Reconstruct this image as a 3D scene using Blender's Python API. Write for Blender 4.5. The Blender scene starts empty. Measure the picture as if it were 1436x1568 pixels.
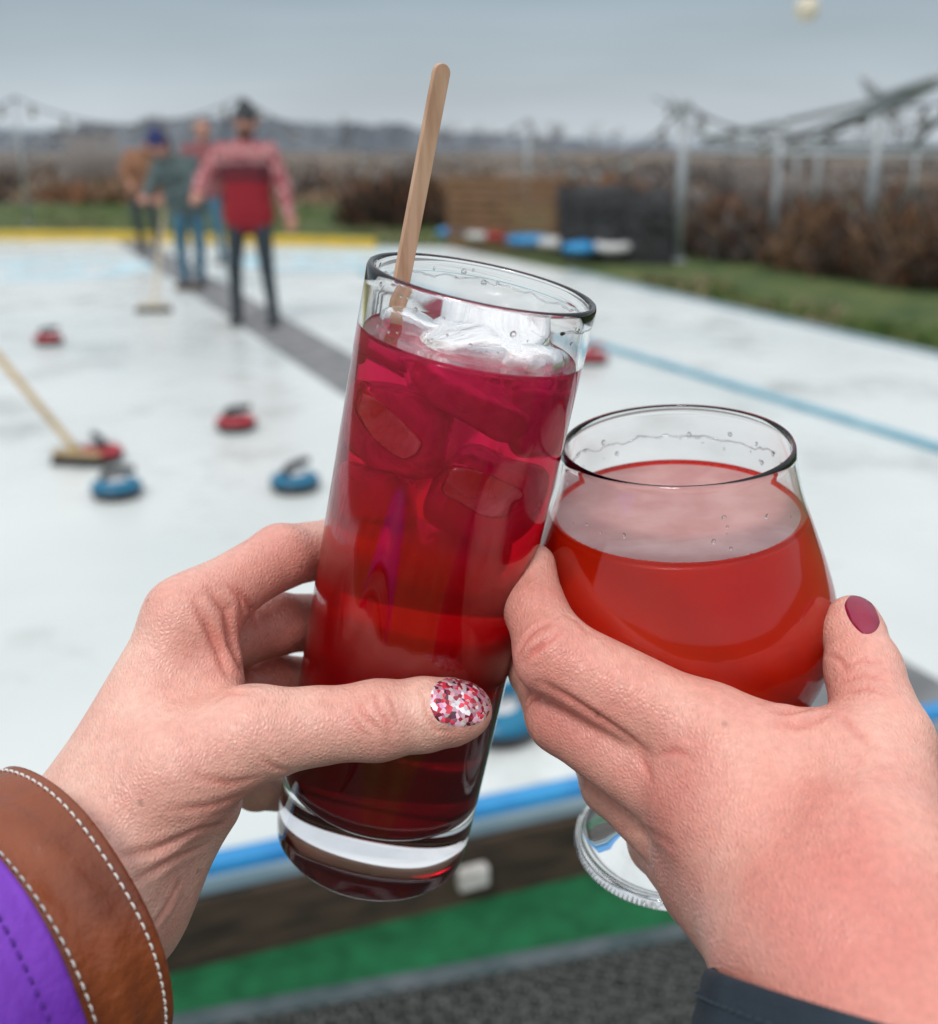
import bpy, math, random
import numpy as np
from mathutils import Vector, Euler, noise
import bmesh
random.seed(7); rng=np.random.default_rng(7)
# ------------------------------------------------------------ camera geometry
FPX=1700.0; CW,CH=1436.0,1568.0
PITCH=math.radians(18.2); CAMZ=1.65; RINK=0.20
cp,sp=math.cos(PITCH),math.sin(PITCH)
F=np.array([0,cp,-sp]);U=np.array([0,sp,cp]);R=np.array([1.,0,0]);CAM=np.array([0,0,CAMZ])
def W(u,v,d):
    return CAM+(F+(u-CW/2)/FPX*R-(v-CH/2)/FPX*U)*d
def CV(x,y,z):   # direction given as right / up / away
    a=x*R+y*U+z*F
    return a/np.linalg.norm(a)
def G(u,v,z=RINK):
    r=F+(u-CW/2)/FPX*R-(v-CH/2)/FPX*U
    t=(z-CAMZ)/r[2]
    return CAM+r*t
scene=bpy.context.scene
# ------------------------------------------------------------ materials
def new_mat(name):
    m=bpy.data.materials.new(name); m.use_nodes=True
    nt=m.node_tree; b=nt.nodes['Principled BSDF']
    return m,nt,b
def mat(name,c1,c2=None,scale=5.,rough=.6,bump=0.,bscale=None,metal=0.,spec=.5,bdist=.002,detail=4.,lo=.35,hi=.65,coords='Object',stretch=None):
    m,nt,b=new_mat(name); L=nt.links
    b.inputs['Roughness'].default_value=rough; b.inputs['Metallic'].default_value=metal
    b.inputs['Specular IOR Level'].default_value=spec
    tc=nt.nodes.new('ShaderNodeTexCoord'); src=tc.outputs[coords]
    if stretch:
        mp=nt.nodes.new('ShaderNodeMapping'); mp.inputs['Scale'].default_value=stretch
        L.new(src,mp.inputs['Vector']); src=mp.outputs[0]
    if c2 is None: c2=tuple(x*.8 for x in c1)
    n=nt.nodes.new('ShaderNodeTexNoise'); n.inputs['Scale'].default_value=scale; n.inputs['Detail'].default_value=detail
    L.new(src,n.inputs['Vector'])
    r=nt.nodes.new('ShaderNodeValToRGB'); r.color_ramp.elements[0].position=lo; r.color_ramp.elements[1].position=hi
    r.color_ramp.elements[0].color=(*c1,1); r.color_ramp.elements[1].color=(*c2,1)
    L.new(n.outputs['Fac'],r.inputs[0]); L.new(r.outputs[0],b.inputs['Base Color'])
    if bump>0:
        n2=nt.nodes.new('ShaderNodeTexNoise'); n2.inputs['Scale'].default_value=bscale or scale*4; n2.inputs['Detail'].default_value=5
        L.new(src,n2.inputs['Vector'])
        bp=nt.nodes.new('ShaderNodeBump'); bp.inputs['Strength'].default_value=bump; bp.inputs['Distance'].default_value=bdist
        L.new(n2.outputs['Fac'],bp.inputs['Height']); L.new(bp.outputs[0],b.inputs['Normal'])
    return m
def skin_mat(name,pale,pink,red):
    m,nt,b=new_mat(name); L=nt.links
    tc=nt.nodes.new('ShaderNodeTexCoord'); o=tc.outputs['Object']
    n=nt.nodes.new('ShaderNodeTexNoise'); n.inputs['Scale'].default_value=34; n.inputs['Detail'].default_value=6; n.inputs['Roughness'].default_value=.6
    L.new(o,n.inputs['Vector'])
    r=nt.nodes.new('ShaderNodeValToRGB'); r.color_ramp.elements[0].position=.36; r.color_ramp.elements[1].position=.64
    r.color_ramp.elements[0].color=(*pale,1); r.color_ramp.elements[1].color=(*pink,1); L.new(n.outputs['Fac'],r.inputs[0])
    at=nt.nodes.new('ShaderNodeAttribute'); at.attribute_name='tint'
    mx=nt.nodes.new('ShaderNodeMix'); mx.data_type='RGBA'
    L.new(at.outputs['Fac'],mx.inputs[0]); L.new(r.outputs[0],mx.inputs[6]); mx.inputs[7].default_value=(*red,1)
    n3=nt.nodes.new('ShaderNodeTexNoise'); n3.inputs['Scale'].default_value=420; n3.inputs['Detail'].default_value=3; L.new(o,n3.inputs['Vector'])
    mr=nt.nodes.new('ShaderNodeMapRange'); mr.inputs[1].default_value=.3; mr.inputs[2].default_value=.75; mr.inputs[3].default_value=1.05; mr.inputs[4].default_value=.89
    L.new(n3.outputs['Fac'],mr.inputs[0])
    vf=nt.nodes.new('ShaderNodeTexVoronoi'); vf.inputs['Scale'].default_value=48; L.new(o,vf.inputs['Vector'])
    fr=nt.nodes.new('ShaderNodeMapRange'); fr.inputs[1].default_value=.03; fr.inputs[2].default_value=.07; fr.inputs[3].default_value=.66; fr.inputs[4].default_value=1; L.new(vf.outputs['Distance'],fr.inputs[0])
    fm=nt.nodes.new('ShaderNodeMath'); fm.operation='MULTIPLY'; L.new(mr.outputs[0],fm.inputs[0]); L.new(fr.outputs[0],fm.inputs[1])
    mm=nt.nodes.new('ShaderNodeVectorMath'); mm.operation='SCALE'; L.new(mx.outputs[2],mm.inputs[0]); L.new(fm.outputs[0],mm.inputs['Scale'])
    L.new(mm.outputs[0],b.inputs['Base Color'])
    b.inputs['Subsurface Weight'].default_value=.25; b.inputs['Subsurface Radius'].default_value=(1,.3,.2); b.inputs['Subsurface Scale'].default_value=.003
    b.inputs['Roughness'].default_value=.38; b.inputs['Specular IOR Level'].default_value=.55
    vo=nt.nodes.new('ShaderNodeTexVoronoi'); vo.feature='DISTANCE_TO_EDGE'; vo.inputs['Scale'].default_value=850
    nd=nt.nodes.new('ShaderNodeTexNoise'); nd.inputs['Scale'].default_value=120; nd.inputs['Detail'].default_value=7; nd.inputs['Roughness'].default_value=.65; L.new(o,nd.inputs['Vector'])
    mp=nt.nodes.new('ShaderNodeMapping'); mp.inputs['Scale'].default_value=(1,.5,.8); mp.inputs['Rotation'].default_value=(.3,.5,.7); L.new(o,mp.inputs['Vector']); L.new(mp.outputs[0],vo.inputs['Vector'])
    ad=nt.nodes.new('ShaderNodeMath'); ad.operation='MULTIPLY_ADD'; L.new(vo.outputs['Distance'],ad.inputs[0]); ad.inputs[1].default_value=.9; L.new(nd.outputs['Fac'],ad.inputs[2])
    bp=nt.nodes.new('ShaderNodeBump'); bp.inputs['Strength'].default_value=.55; bp.inputs['Distance'].default_value=.0008
    L.new(ad.outputs[0],bp.inputs['Height']); L.new(bp.outputs[0],b.inputs['Normal'])
    return m
def glass_mat(name,ior=1.45,rough=0.,tint=(1,1,1)):
    m,nt,b=new_mat(name)
    b.inputs['Base Color'].default_value=(*tint,1); b.inputs['Roughness'].default_value=rough
    b.inputs['Transmission Weight'].default_value=1; b.inputs['IOR'].default_value=ior
    return m
# ------------------------------------------------------------ mesh builder
class MB:
    def __init__(s): s.v=[];s.f=[];s.m=[];s.mats=[]
    def mi(s,m):
        if m not in s.mats: s.mats.append(m)
        return s.mats.index(m)
    def add(s,vs,fs,m):
        o=len(s.v); k=s.mi(m); s.v.extend([tuple(map(float,x)) for x in vs]); s.f.extend([tuple(i+o for i in f) for f in fs]); s.m.extend([k]*len(fs))
    def box(s,c,size,m,rz=0,ax=None):
        c=np.array(c,float); h=np.array(size)/2
        if ax is None: ax=[np.array([math.cos(rz),math.sin(rz),0]),np.array([-math.sin(rz),math.cos(rz),0]),np.array([0,0,1.])]
        vs=[c+ax[0]*h[0]*i+ax[1]*h[1]*j+ax[2]*h[2]*k for i in(-1,1) for j in(-1,1) for k in(-1,1)]
        s.add(vs,[(0,1,3,2),(4,6,7,5),(0,4,5,1),(2,3,7,6),(0,2,6,4),(1,5,7,3)],m)
    def tube(s,path,rad,m,segs=10,cap=True,flat=None):
        P=[np.array(p,float) for p in path]; n=len(P)
        if np.isscalar(rad): rad=[rad]*n
        up=None; vs=[]
        for i in range(n):
            t=P[min(i+1,n-1)]-P[max(i-1,0)]; t=t/np.linalg.norm(t)
            if up is None:
                up=np.cross(t,[0,0,1.]); 
                if np.linalg.norm(up)<.1: up=np.cross(t,[0,1.,0])
            up=up-t*np.dot(up,t); up/=np.linalg.norm(up); w=np.cross(t,up)
            for k in range(segs):
                a=2*math.pi*k/segs; vs.append(P[i]+rad[i]*(up*math.cos(a)+w*math.sin(a)))
        fs=[(i*segs+k,i*segs+(k+1)%segs,(i+1)*segs+(k+1)%segs,(i+1)*segs+k) for i in range(n-1) for k in range(segs)]
        if cap: fs+= [tuple(range(segs))[::-1],tuple((n-1)*segs+k for k in range(segs))]
        s.add(vs,fs,m)
    def lathe(s,prof,o,a,m,segs=64):
        o=np.array(o,float);a=np.array(a,float);a/=np.linalg.norm(a)
        x=np.cross(a,[0,1,0]) if abs(a[1])<.9 else np.cross(a,[1,0,0]); x/=np.linalg.norm(x); y=np.cross(a,x)
        vs=[];rings=[]
        for r,h in prof:
            if r<1e-6: rings.append([len(vs)]); vs.append(o+a*h)
            else:
                rings.append(list(range(len(vs),len(vs)+segs)))
                vs+= [o+a*h+r*(x*math.cos(2*math.pi*k/segs)+y*math.sin(2*math.pi*k/segs)) for k in range(segs)]
        fs=[]
        for A,B in zip(rings[:-1],rings[1:]):
            for k in range(segs):
                k2=(k+1)%segs
                if len(A)==1 and len(B)==1: continue
                if len(A)==1: fs.append((A[0],B[k],B[k2]))
                elif len(B)==1: fs.append((A[k],B[0],A[k2]))
                else: fs.append((A[k],B[k],B[k2],A[k2]))
        s.add(vs,fs,m)
    def ball(s,c,r,m,segs=12,sc=(1,1,1),ax=None):
        vs=[];fs=[];n=segs//2
        ax=ax if ax is not None else np.eye(3)
        for i in range(n+1):
            th=math.pi*i/n
            for k in range(segs):
                ph=2*math.pi*k/segs
                q=(r*sc[0]*math.sin(th)*math.cos(ph),r*sc[1]*math.sin(th)*math.sin(ph),r*sc[2]*math.cos(th))
                vs.append(np.array(c)+q[0]*ax[0]+q[1]*ax[1]+q[2]*ax[2])
        for i in range(n):
            for k in range(segs): fs.append((i*segs+k,(i+1)*segs+k,(i+1)*segs+(k+1)%segs,i*segs+(k+1)%segs))
        s.add(vs,fs,m)
    def build(s,name,smooth=True,parent=None,fix=True,origin=None,bevel=0):
        me=bpy.data.meshes.new(name)
        me.from_pydata(s.v,[],s.f)
        for m in s.mats: me.materials.append(m)
        me.polygons.foreach_set('material_index',s.m)
        if fix:
            bm=bmesh.new(); bm.from_mesh(me); bmesh.ops.remove_doubles(bm,verts=bm.verts,dist=1e-6); bmesh.ops.recalc_face_normals(bm,faces=bm.faces); bm.to_mesh(me); bm.free()
        if smooth: me.polygons.foreach_set('use_smooth',[True]*len(me.polygons))
        me.update()
        ob=bpy.data.objects.new(name,me); scene.collection.objects.link(ob)
        if parent: ob.parent=parent
        if bevel:
            b=ob.modifiers.new('b','BEVEL'); b.width=bevel; b.segments=2; b.limit_method='ANGLE'
        return ob
def empty(name):
    e=bpy.data.objects.new(name,None); scene.collection.objects.link(e); return e
# ------------------------------------------------------------ sdf bodies
def surface_nets(D,org,h):
    s=D<0
    c=np.zeros(tuple(np.array(D.shape)-1),np.int8)
    for i in(0,1):
        for j in(0,1):
            for k in(0,1):
                c+=s[i:D.shape[0]-1+i,j:D.shape[1]-1+j,k:D.shape[2]-1+k]
    act=(c>0)&(c<8); I=np.argwhere(act); n=len(I)
    idx=np.full(act.shape,-1,np.int32); idx[act]=np.arange(n)
    cor=[(i,j,k) for i in(0,1) for j in(0,1) for k in(0,1)]
    vals=[D[I[:,0]+q[0],I[:,1]+q[1],I[:,2]+q[2]] for q in cor]
    pos=np.zeros((n,3)); cnt=np.zeros(n)
    for a in range(8):
        for b in range(a+1,8):
            if sum(abs(x-y) for x,y in zip(cor[a],cor[b]))!=1: continue
            va,vb=vals[a],vals[b]; cr=(va<0)!=(vb<0)
            t=np.where(cr,va/np.where(cr,va-vb,1),0)
            pos+=cr[:,None]*(np.array(cor[a])+t[:,None]*(np.array(cor[b])-np.array(cor[a]))); cnt+=cr
    V=(I+pos/cnt[:,None])*h+org
    fs=[]
    for ax in range(3):
        b_,c_=(ax+1)%3,(ax+2)%3
        sl0=[slice(None)]*3; sl1=[slice(None)]*3; sl0[ax]=slice(0,-1); sl1[ax]=slice(1,None)
        s0=s[tuple(sl0)]; s1=s[tuple(sl1)]
        E=np.argwhere(s0!=s1); E=E[(E[:,b_]>0)&(E[:,c_]>0)&(E[:,b_]<D.shape[b_]-1)&(E[:,c_]<D.shape[c_]-1)]
        ins=s0[E[:,0],E[:,1],E[:,2]]
        q=[]
        for db,dc in((-1,-1),(0,-1),(0,0),(-1,0)):
            e=E.copy(); e[:,b_]+=db; e[:,c_]+=dc; q.append(idx[e[:,0],e[:,1],e[:,2]])
        Q=np.stack(q,1); Q[~ins]=Q[~ins][:,::-1]; fs.append(Q)
    return V,np.concatenate(fs)
class SDF:
    def __init__(s,h): s.h=h; s.groups=[]
    def add(s,cones,mat=0,kin=.006,kout=.006): s.groups.append((cones,mat,kin,kout))
    def run(s):
        P=[]
        for g in s.groups:
            for c in g[0]: P+= [c[0]-c[2],c[0]+c[2],c[1]-c[3],c[1]+c[3]]
        P=np.array(P); lo=P.min(0)-6*s.h; hi=P.max(0)+6*s.h; s.lo=lo
        n=np.ceil((hi-lo)/s.h).astype(int)+1
        D=np.full(n,1.,np.float32); M=np.zeros(n,np.int8)
        def cone_d(c,X,Y,Z):
            a,b,ra,rb=c[:4]; ab=b-a; L2=max(ab@ab,1e-12)
            px,py,pz=X-a[0],Y-a[1],Z-a[2]
            if len(c)>4 and c[4] is not None:
                nrm,f=c[4]; dd=(px*nrm[0]+py*nrm[1]+pz*nrm[2]); t=np.clip((px*ab[0]+py*ab[1]+pz*ab[2])/L2,0,1)
                qx,qy,qz=px-t*ab[0],py-t*ab[1],pz-t*ab[2]; dd=qx*nrm[0]+qy*nrm[1]+qz*nrm[2]
                q2=qx*qx+qy*qy+qz*qz+(f*f-1)*dd*dd
                return np.sqrt(np.maximum(q2,0))-(ra+(rb-ra)*t)
            t=np.clip((px*ab[0]+py*ab[1]+pz*ab[2])/L2,0,1)
            return np.sqrt((px-t*ab[0])**2+(py-t*ab[1])**2+(pz-t*ab[2])**2)-(ra+(rb-ra)*t)
        for cones,mt,kin,kout in s.groups:
            mg=kin+kout+3*s.h
            PP=[]
            for c in cones: PP+= [c[0]-c[2],c[0]+c[2],c[1]-c[3],c[1]+c[3]]
            PP=np.array(PP); i0=np.maximum(((PP.min(0)-mg-lo)/s.h).astype(int),0); i1=np.minimum(((PP.max(0)+mg-lo)/s.h).astype(int)+2,n)
            X=(lo[0]+np.arange(i0[0],i1[0])*s.h).astype(np.float32)[:,None,None]
            Y=(lo[1]+np.arange(i0[1],i1[1])*s.h).astype(np.float32)[None,:,None]
            Z=(lo[2]+np.arange(i0[2],i1[2])*s.h).astype(np.float32)[None,None,:]
            g=None
            for c in cones:
                d=cone_d(c,X,Y,Z).astype(np.float32)
                if g is None: g=d
                else:
                    hh=np.maximum(kin-np.abs(g-d),0)/kin; g=np.minimum(g,d)-hh*hh*kin/4
            sl=tuple(slice(a,b) for a,b in zip(i0,i1)); d0=D[sl]
            M[sl]=np.where(g<d0,mt,M[sl])
            hh=np.maximum(kout-np.abs(g-d0),0)/kout
            D[sl]=np.minimum(g,d0)-hh*hh*kout/4
        s.D=D;s.M=M
        return s
    def sample(s,P):
        q=(P-s.lo)/s.h; i=np.floor(q).astype(int); i=np.clip(i,0,np.array(s.D.shape)-2); f=np.clip(q-i,0,1); r=0
        for a in(0,1):
            for b in(0,1):
                for c in(0,1):
                    w=(f[:,0] if a else 1-f[:,0])*(f[:,1] if b else 1-f[:,1])*(f[:,2] if c else 1-f[:,2])
                    r=r+w*s.D[i[:,0]+a,i[:,1]+b,i[:,2]+c]
        return r
    def hit(s,u,v,d0=.2,d1=.5):
        ds=np.arange(d0,d1,.0005); P=np.array([W(u,v,d) for d in ds]); q=s.sample(P)
        k=np.argmax(q<0)
        if not q[k]<0: return None
        t=q[k-1]/(q[k-1]-q[k]) if k>0 and q[k-1]>0 else 0
        return W(u,v,ds[k-1]+.0005*t) if k>0 else W(u,v,ds[k])
    def mesh(s,name,mats,creases=(),tints=(),parent=None,ck=.92):
        V,Fc=surface_nets(s.D,s.lo,s.h)
        e=s.h
        N=np.stack([s.sample(V+np.eye(3)[i]*e)-s.sample(V-np.eye(3)[i]*e) for i in range(3)],1); N/=np.linalg.norm(N,axis=1)[:,None]+1e-9
        tint=np.zeros(len(V)); disp=np.zeros(len(V))
        for pts,dep,wid in creases:
            Q=[]
            for (u0,v0),(u1,v1) in zip(pts[:-1],pts[1:]):
                for t in np.linspace(0,1,8,endpoint=False): 
                    p=s.hit(u0+(u1-u0)*t,v0+(v1-v0)*t)
                    if p is not None: Q.append(p)
            if len(Q)<3: continue
            Q=np.array(Q)
            sel=np.where(((V>Q.min(0)-.01)&(V<Q.max(0)+.01)).all(1))[0]
            dd=np.linalg.norm(V[sel][:,None]-Q[None],axis=2); j=dd.argmin(1); d=dd.min(1)
            fade=np.sin(np.pi*np.clip((j+1)/(len(Q)+1),0,1))**.7
            disp[sel]+=fade*dep*ck*(-np.exp(-(d/wid)**2)+.4*np.exp(-((d-2.3*wid)/(1.4*wid))**2))
            tint[sel]+=fade*.3*np.exp(-(d/(wid*1.2))**2)
        for p,rad,st in tints:
            d=np.linalg.norm(V-p,axis=1); tint+=st*np.exp(-(d/rad)**2)
        V=V+N*disp[:,None]
        me=bpy.data.meshes.new(name); me.from_pydata(V.tolist(),[],Fc.tolist())
        for m in mats: me.materials.append(m)
        fi=np.round((V[Fc].mean(1)-s.lo)/s.h).astype(int); fi=np.clip(fi,0,np.array(s.D.shape)-1)
        me.polygons.foreach_set('material_index',s.M[fi[:,0],fi[:,1],fi[:,2]].astype(np.int32))
        me.polygons.foreach_set('use_smooth',np.ones(len(Fc),bool))
        at=me.attributes.new('tint','FLOAT','POINT'); at.data.foreach_set('value',np.clip(tint,0,1).astype(np.float32))
        me.update()
        ob=bpy.data.objects.new(name,me); scene.collection.objects.link(ob)
        if parent: ob.parent=parent
        return ob
def ch(*pts):  # chain of measured joints (u,v,depth,radius px)
    q=[(W(u,v,d),r*d/FPX) for u,v,d,r in pts]
    return [(a[0],b[0],a[1],b[1]) for a,b in zip(q[:-1],q[1:])]

# ============================================================ WORLD
w=bpy.data.worlds.new("World"); scene.world=w; w.use_nodes=True; nt=w.node_tree; L=nt.links
bg=nt.nodes['Background']; out=nt.nodes['World Output']
sky=nt.nodes.new('ShaderNodeTexSky'); sky.sky_type='NISHITA'; sky.sun_disc=False
SE,SR=math.radians(50),math.radians(200)
sky.sun_elevation=SE; sky.sun_rotation=SR; sky.air_density=1.5; sky.dust_density=4
L.new(sky.outputs[0],bg.inputs[0]); bg.inputs[1].default_value=.1
bg2=nt.nodes.new('ShaderNodeBackground'); tc=nt.nodes.new('ShaderNodeTexCoord'); sx=nt.nodes.new('ShaderNodeSeparateXYZ'); L.new(tc.outputs['Generated'],sx.inputs[0])
rp=nt.nodes.new('ShaderNodeValToRGB'); cr=rp.color_ramp
cr.elements[0].position=0; cr.elements[0].color=(.60,.66,.70,1); cr.elements[1].position=1; cr.elements[1].color=(1.32,1.35,1.38,1)
for p,c in((.03,(.55,.615,.665)),(.065,(.46,.54,.60)),(.12,(.35,.435,.505)),(.3,(.58,.63,.69))):
    e=cr.elements.new(p); e.color=(*c,1)
L.new(sx.outputs[2],rp.inputs[0])
mp=nt.nodes.new('ShaderNodeMapping'); mp.inputs['Scale'].default_value=(1,1,6); L.new(tc.outputs['Generated'],mp.inputs[0])
ns=nt.nodes.new('ShaderNodeTexNoise'); ns.inputs['Scale'].default_value=2.6; ns.inputs['Detail'].default_value=4; L.new(mp.outputs[0],ns.inputs['Vector'])
mr=nt.nodes.new('ShaderNodeMapRange'); mr.inputs[1].default_value=.3; mr.inputs[2].default_value=.7; mr.inputs[3].default_value=.9; mr.inputs[4].default_value=1.12; L.new(ns.outputs['Fac'],mr.inputs[0])
vm=nt.nodes.new('ShaderNodeVectorMath'); vm.operation='SCALE'; L.new(rp.outputs[0],vm.inputs[0]); L.new(mr.outputs[0],vm.inputs['Scale'])
L.new(vm.outputs[0],bg2.inputs[0]); bg2.inputs[1].default_value=1
ms=nt.nodes.new('ShaderNodeMixShader'); ms.inputs[0].default_value=.9; L.new(bg.outputs[0],ms.inputs[1]); L.new(bg2.outputs[0],ms.inputs[2]); L.new(ms.outputs[0],out.inputs[0])
sl=bpy.data.lights.new('sun','SUN'); sl.energy=1.4; sl.angle=math.radians(14); sl.color=(1,.97,.93)
so=bpy.data.objects.new('sun',sl); scene.collection.objects.link(so)
sd=Vector((math.sin(SR)*math.cos(SE),math.cos(SR)*math.cos(SE),math.sin(SE)))
so.rotation_euler=sd.to_track_quat('Z','Y').to_euler()
# ============================================================ CAMERA
cd=bpy.data.cameras.new('camera'); co=bpy.data.objects.new('camera',cd); scene.collection.objects.link(co); scene.camera=co
co.location=(0,0,CAMZ); co.rotation_euler=(math.pi/2-PITCH,0,0)
cd.sensor_fit='HORIZONTAL'; cd.sensor_width=36; cd.lens=36*FPX/CW; cd.clip_start=.01; cd.clip_end=6000
cd.dof.use_dof=True; cd.dof.focus_distance=.338; cd.dof.aperture_fstop=cd.lens/4.5
scene.view_settings.view_transform='Standard'; scene.view_settings.look='None'; scene.view_settings.exposure=0

# ============================================================ GROUND
def sheet(name,pts,m,z=None,smooth=False):
    b=MB(); vs=[(p[0],p[1],z if z is not None else p[2]) for p in pts]; b.add(vs,[tuple(range(len(vs)))],m); return b.build(name,smooth=False)
grass=mat('grass_mat',(.030,.070,.012),(.11,.135,.035),scale=1.6,rough=.9,bump=.8,bscale=40,bdist=.03,detail=8)
sheet('ground',[(-3000,-50,0),(3000,-50,0),(3000,4000,0),(-3000,4000,0)],grass)
field=mat('field_mat',(.085,.06,.045),(.20,.165,.13),scale=.12,rough=1,detail=8)
sheet('field',[(-400,35,.004),(400,35,.004),(400,420,.004),(-400,420,.004)],field)
# ============================================================ RINK
ice,nt,b=new_mat('rink_panel'); L=nt.links
tc=nt.nodes.new('ShaderNodeTexCoord'); n=nt.nodes.new('ShaderNodeTexNoise'); n.inputs['Scale'].default_value=.55; n.inputs['Detail'].default_value=4; n.inputs['Roughness'].default_value=.5; L.new(tc.outputs['Object'],n.inputs['Vector'])
r=nt.nodes.new('ShaderNodeValToRGB'); r.color_ramp.elements[0].position=.36; r.color_ramp.elements[0].color=(.58,.62,.61,1); r.color_ramp.elements[1].position=.62; r.color_ramp.elements[1].color=(.68,.71,.695,1)
L.new(n.outputs['Fac'],r.inputs[0])
n2=nt.nodes.new('ShaderNodeTexNoise'); n2.inputs['Scale'].default_value=1.7; n2.inputs['Detail'].default_value=9; n2.inputs['Roughness'].default_value=.62; L.new(tc.outputs['Object'],n2.inputs['Vector'])
r2=nt.nodes.new('ShaderNodeValToRGB'); r2.color_ramp.elements[0].position=.28; r2.color_ramp.elements[0].color=(.55,.53,.50,1); r2.color_ramp.elements[1].position=.46; r2.color_ramp.elements[1].color=(1,1,1,1); L.new(n2.outputs['Fac'],r2.inputs[0])
mx=nt.nodes.new('ShaderNodeMix'); mx.data_type='RGBA'; mx.blend_type='MULTIPLY'; mx.inputs[0].default_value=.8; L.new(r.outputs[0],mx.inputs[6]); L.new(r2.outputs[0],mx.inputs[7]); L.new(mx.outputs[2],b.inputs['Base Color'])
b.inputs['Specular IOR Level'].default_value=.5
rr=nt.nodes.new('ShaderNodeMapRange'); rr.inputs[3].default_value=.12; rr.inputs[4].default_value=.45; L.new(n2.outputs['Fac'],rr.inputs[0]); L.new(rr.outputs[0],b.inputs['Roughness'])
def xy(p): return np.array([p[0],p[1]])
NA,NB=xy(G(285,1340)),xy(G(890,1212)); e1=(NB-NA)/np.linalg.norm(NB-NA)
RA,RB=xy(G(870,416)),xy(G(1436,546)); e2=(RB-RA)/np.linalg.norm(RB-RA)
A=np.array([e1,-e2]).T; tt=np.linalg.solve(A,RA-NA); CR=NA+e1*tt[0]
nearL=NA-e1*6
FAR=[xy(G(860,414)),xy(G(690,379)),xy(G(470,376)),xy(G(170,368)),xy(G(-500,364))]
poly=[nearL,CR]+FAR
bm_=MB(); vs=[(p[0],p[1],RINK) for p in poly]+[(p[0],p[1],.02) for p in poly]; n_=len(poly)
bm_.add(vs,[tuple(range(n_))],ice)
wood_d=mat('dark_board',(.022,.015,.010),(.075,.048,.030),scale=5,rough=.8,bump=.5,bscale=30,stretch=(1,3,8),detail=8)
bm_.add(vs,[(i,(i+1)%n_,(i+1)%n_+n_,i+n_) for i in range(n_)],wood_d)
bm_.build('curling_rink',smooth=False)
def edge_box(b,p,q,w_,z0,z1,m,off=0):
    d=(q-p); Ln=np.linalg.norm(d); d=d/Ln; nrm=np.array([-d[1],d[0]]); c=(p+q)/2+nrm*off
    b.box((c[0],c[1],(z0+z1)/2),(Ln,w_,z1-z0),m,rz=math.atan2(d[1],d[0]))
blue=mat('blue_paint',(.015,.20,.50),(.03,.30,.60),scale=6,rough=.35,bump=.1,bscale=30)
yellow=mat('yellow_paint',(.62,.42,.03),(.5,.36,.05),scale=3,rough=.6)
greyb=mat('grey_blue_trim',(.30,.38,.42),(.20,.30,.36),scale=3,rough=.6)
b=MB(); edge_box(b,NA-e1*5,CR,.055,RINK-.03,RINK+.03,blue,off=0)
edge_box(b,NA-e1*5,CR,.014,RINK-.03,RINK+.010,greyb,off=-.0365)
b.build('blue_edge_rail',smooth=False,bevel=.012)
b=MB(); edge_box(b,NA-e1*5,CR,.045,.0,RINK-.034,wood_d,off=-.03); b.box((*(NA+e1*.62+np.array([.02,-.085])),.10),(.07,.03,.05),mat('white_block',(.6,.58,.55),(.35,.33,.30),scale=40,rough=.6),rz=.4)
b.build('wooden_edge_board',smooth=False,bevel=.006)
b=MB(); 
for p,q in((FAR[3],FAR[4]),(FAR[2],FAR[3]),(xy(G(575,380)),FAR[2])): edge_box(b,p,q,.12,.05,RINK+.14,yellow)
b.build('yellow_bumper',smooth=False,bevel=.02)
b=MB(); edge_box(b,RA,CR,.05,.0,RINK+.03,greyb,off=0); b.build('side_edge_rail',smooth=False,bevel=.01)
b=MB(); p,q=xy(G(905,527)),xy(G(1436,690)); d=(q-p)/np.linalg.norm(q-p); bl2=mat('blue_divider',(.14,.36,.47),(.22,.45,.55),scale=4,rough=.5)
p=p-d*5.5; q=q+d*2.0; edge_box(b,p,q,.055,RINK+.001,RINK+.035,bl2); edge_box(b,p,q,.04,RINK+.001,RINK+.02,greyb,off=.05)
b.build('blue_lane_divider',smooth=False,bevel=.008)
gm=mat('grey_carpet',(.15,.155,.16),(.25,.25,.255),scale=6,rough=.95,bump=.5,bscale=400,bdist=.004,detail=10)
p,q=xy(G(178,370)),xy(G(520,602)); d=(q-p)/np.linalg.norm(q-p); nr=np.array([-d[1],d[0]]); q2=p+d*19.2
if nr[0]<0: nr=-nr
sheet('carpet_walkway',[(*p,0),(*q2,0),(*(q2+nr*.46),0),(*(p+nr*.46),0)],gm,z=RINK+.004)
def ring(b,c,r0,r1,m,z):
    n=72; vs=[(c[0]+r*math.cos(2*math.pi*k/n),c[1]+r*math.sin(2*math.pi*k/n),z) for r in(r0,r1) for k in range(n)]
    b.add(vs,[(k,(k+1)%n,n+(k+1)%n,n+k) for k in range(n)],m)
pb=mat('pale_blue_paint',(.36,.62,.72),(.58,.70,.73),scale=2,rough=.5)
for cu,cv in((70,412),(500,398)):
    b=MB(); c=G(cu,cv); ring(b,c,.9,1.35,pb,RINK+.004); ring(b,c,.3,.5,pb,RINK+.004); b.build('target_rings',smooth=False,fix=False)
turf=mat('turf_mat',(.0,.115,.036),(.008,.20,.068),scale=14,rough=.85,bump=1,bscale=700,bdist=.006,detail=12)
TA,TB=xy(G(340,1562,0)),xy(G(1050,1432,0)); e3=(TB-TA)/np.linalg.norm(TB-TA); nn=np.array([-e3[1],e3[0]])
sheet('green_turf',[(*(TA-e3*4),0),(*(TA+e3*5),0),(*(CR+e1*2),0),(*(NA-e1*5),0)],turf,z=.006)
b=MB(); edge_box(b,TA-e3*4,TA+e3*5,.045,.0,.02,mat('grey_trim',(.035,.06,.065),(.09,.11,.12),scale=10,rough=.8)); b.build('mat_edge_strip',smooth=False,bevel=.006)
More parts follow.
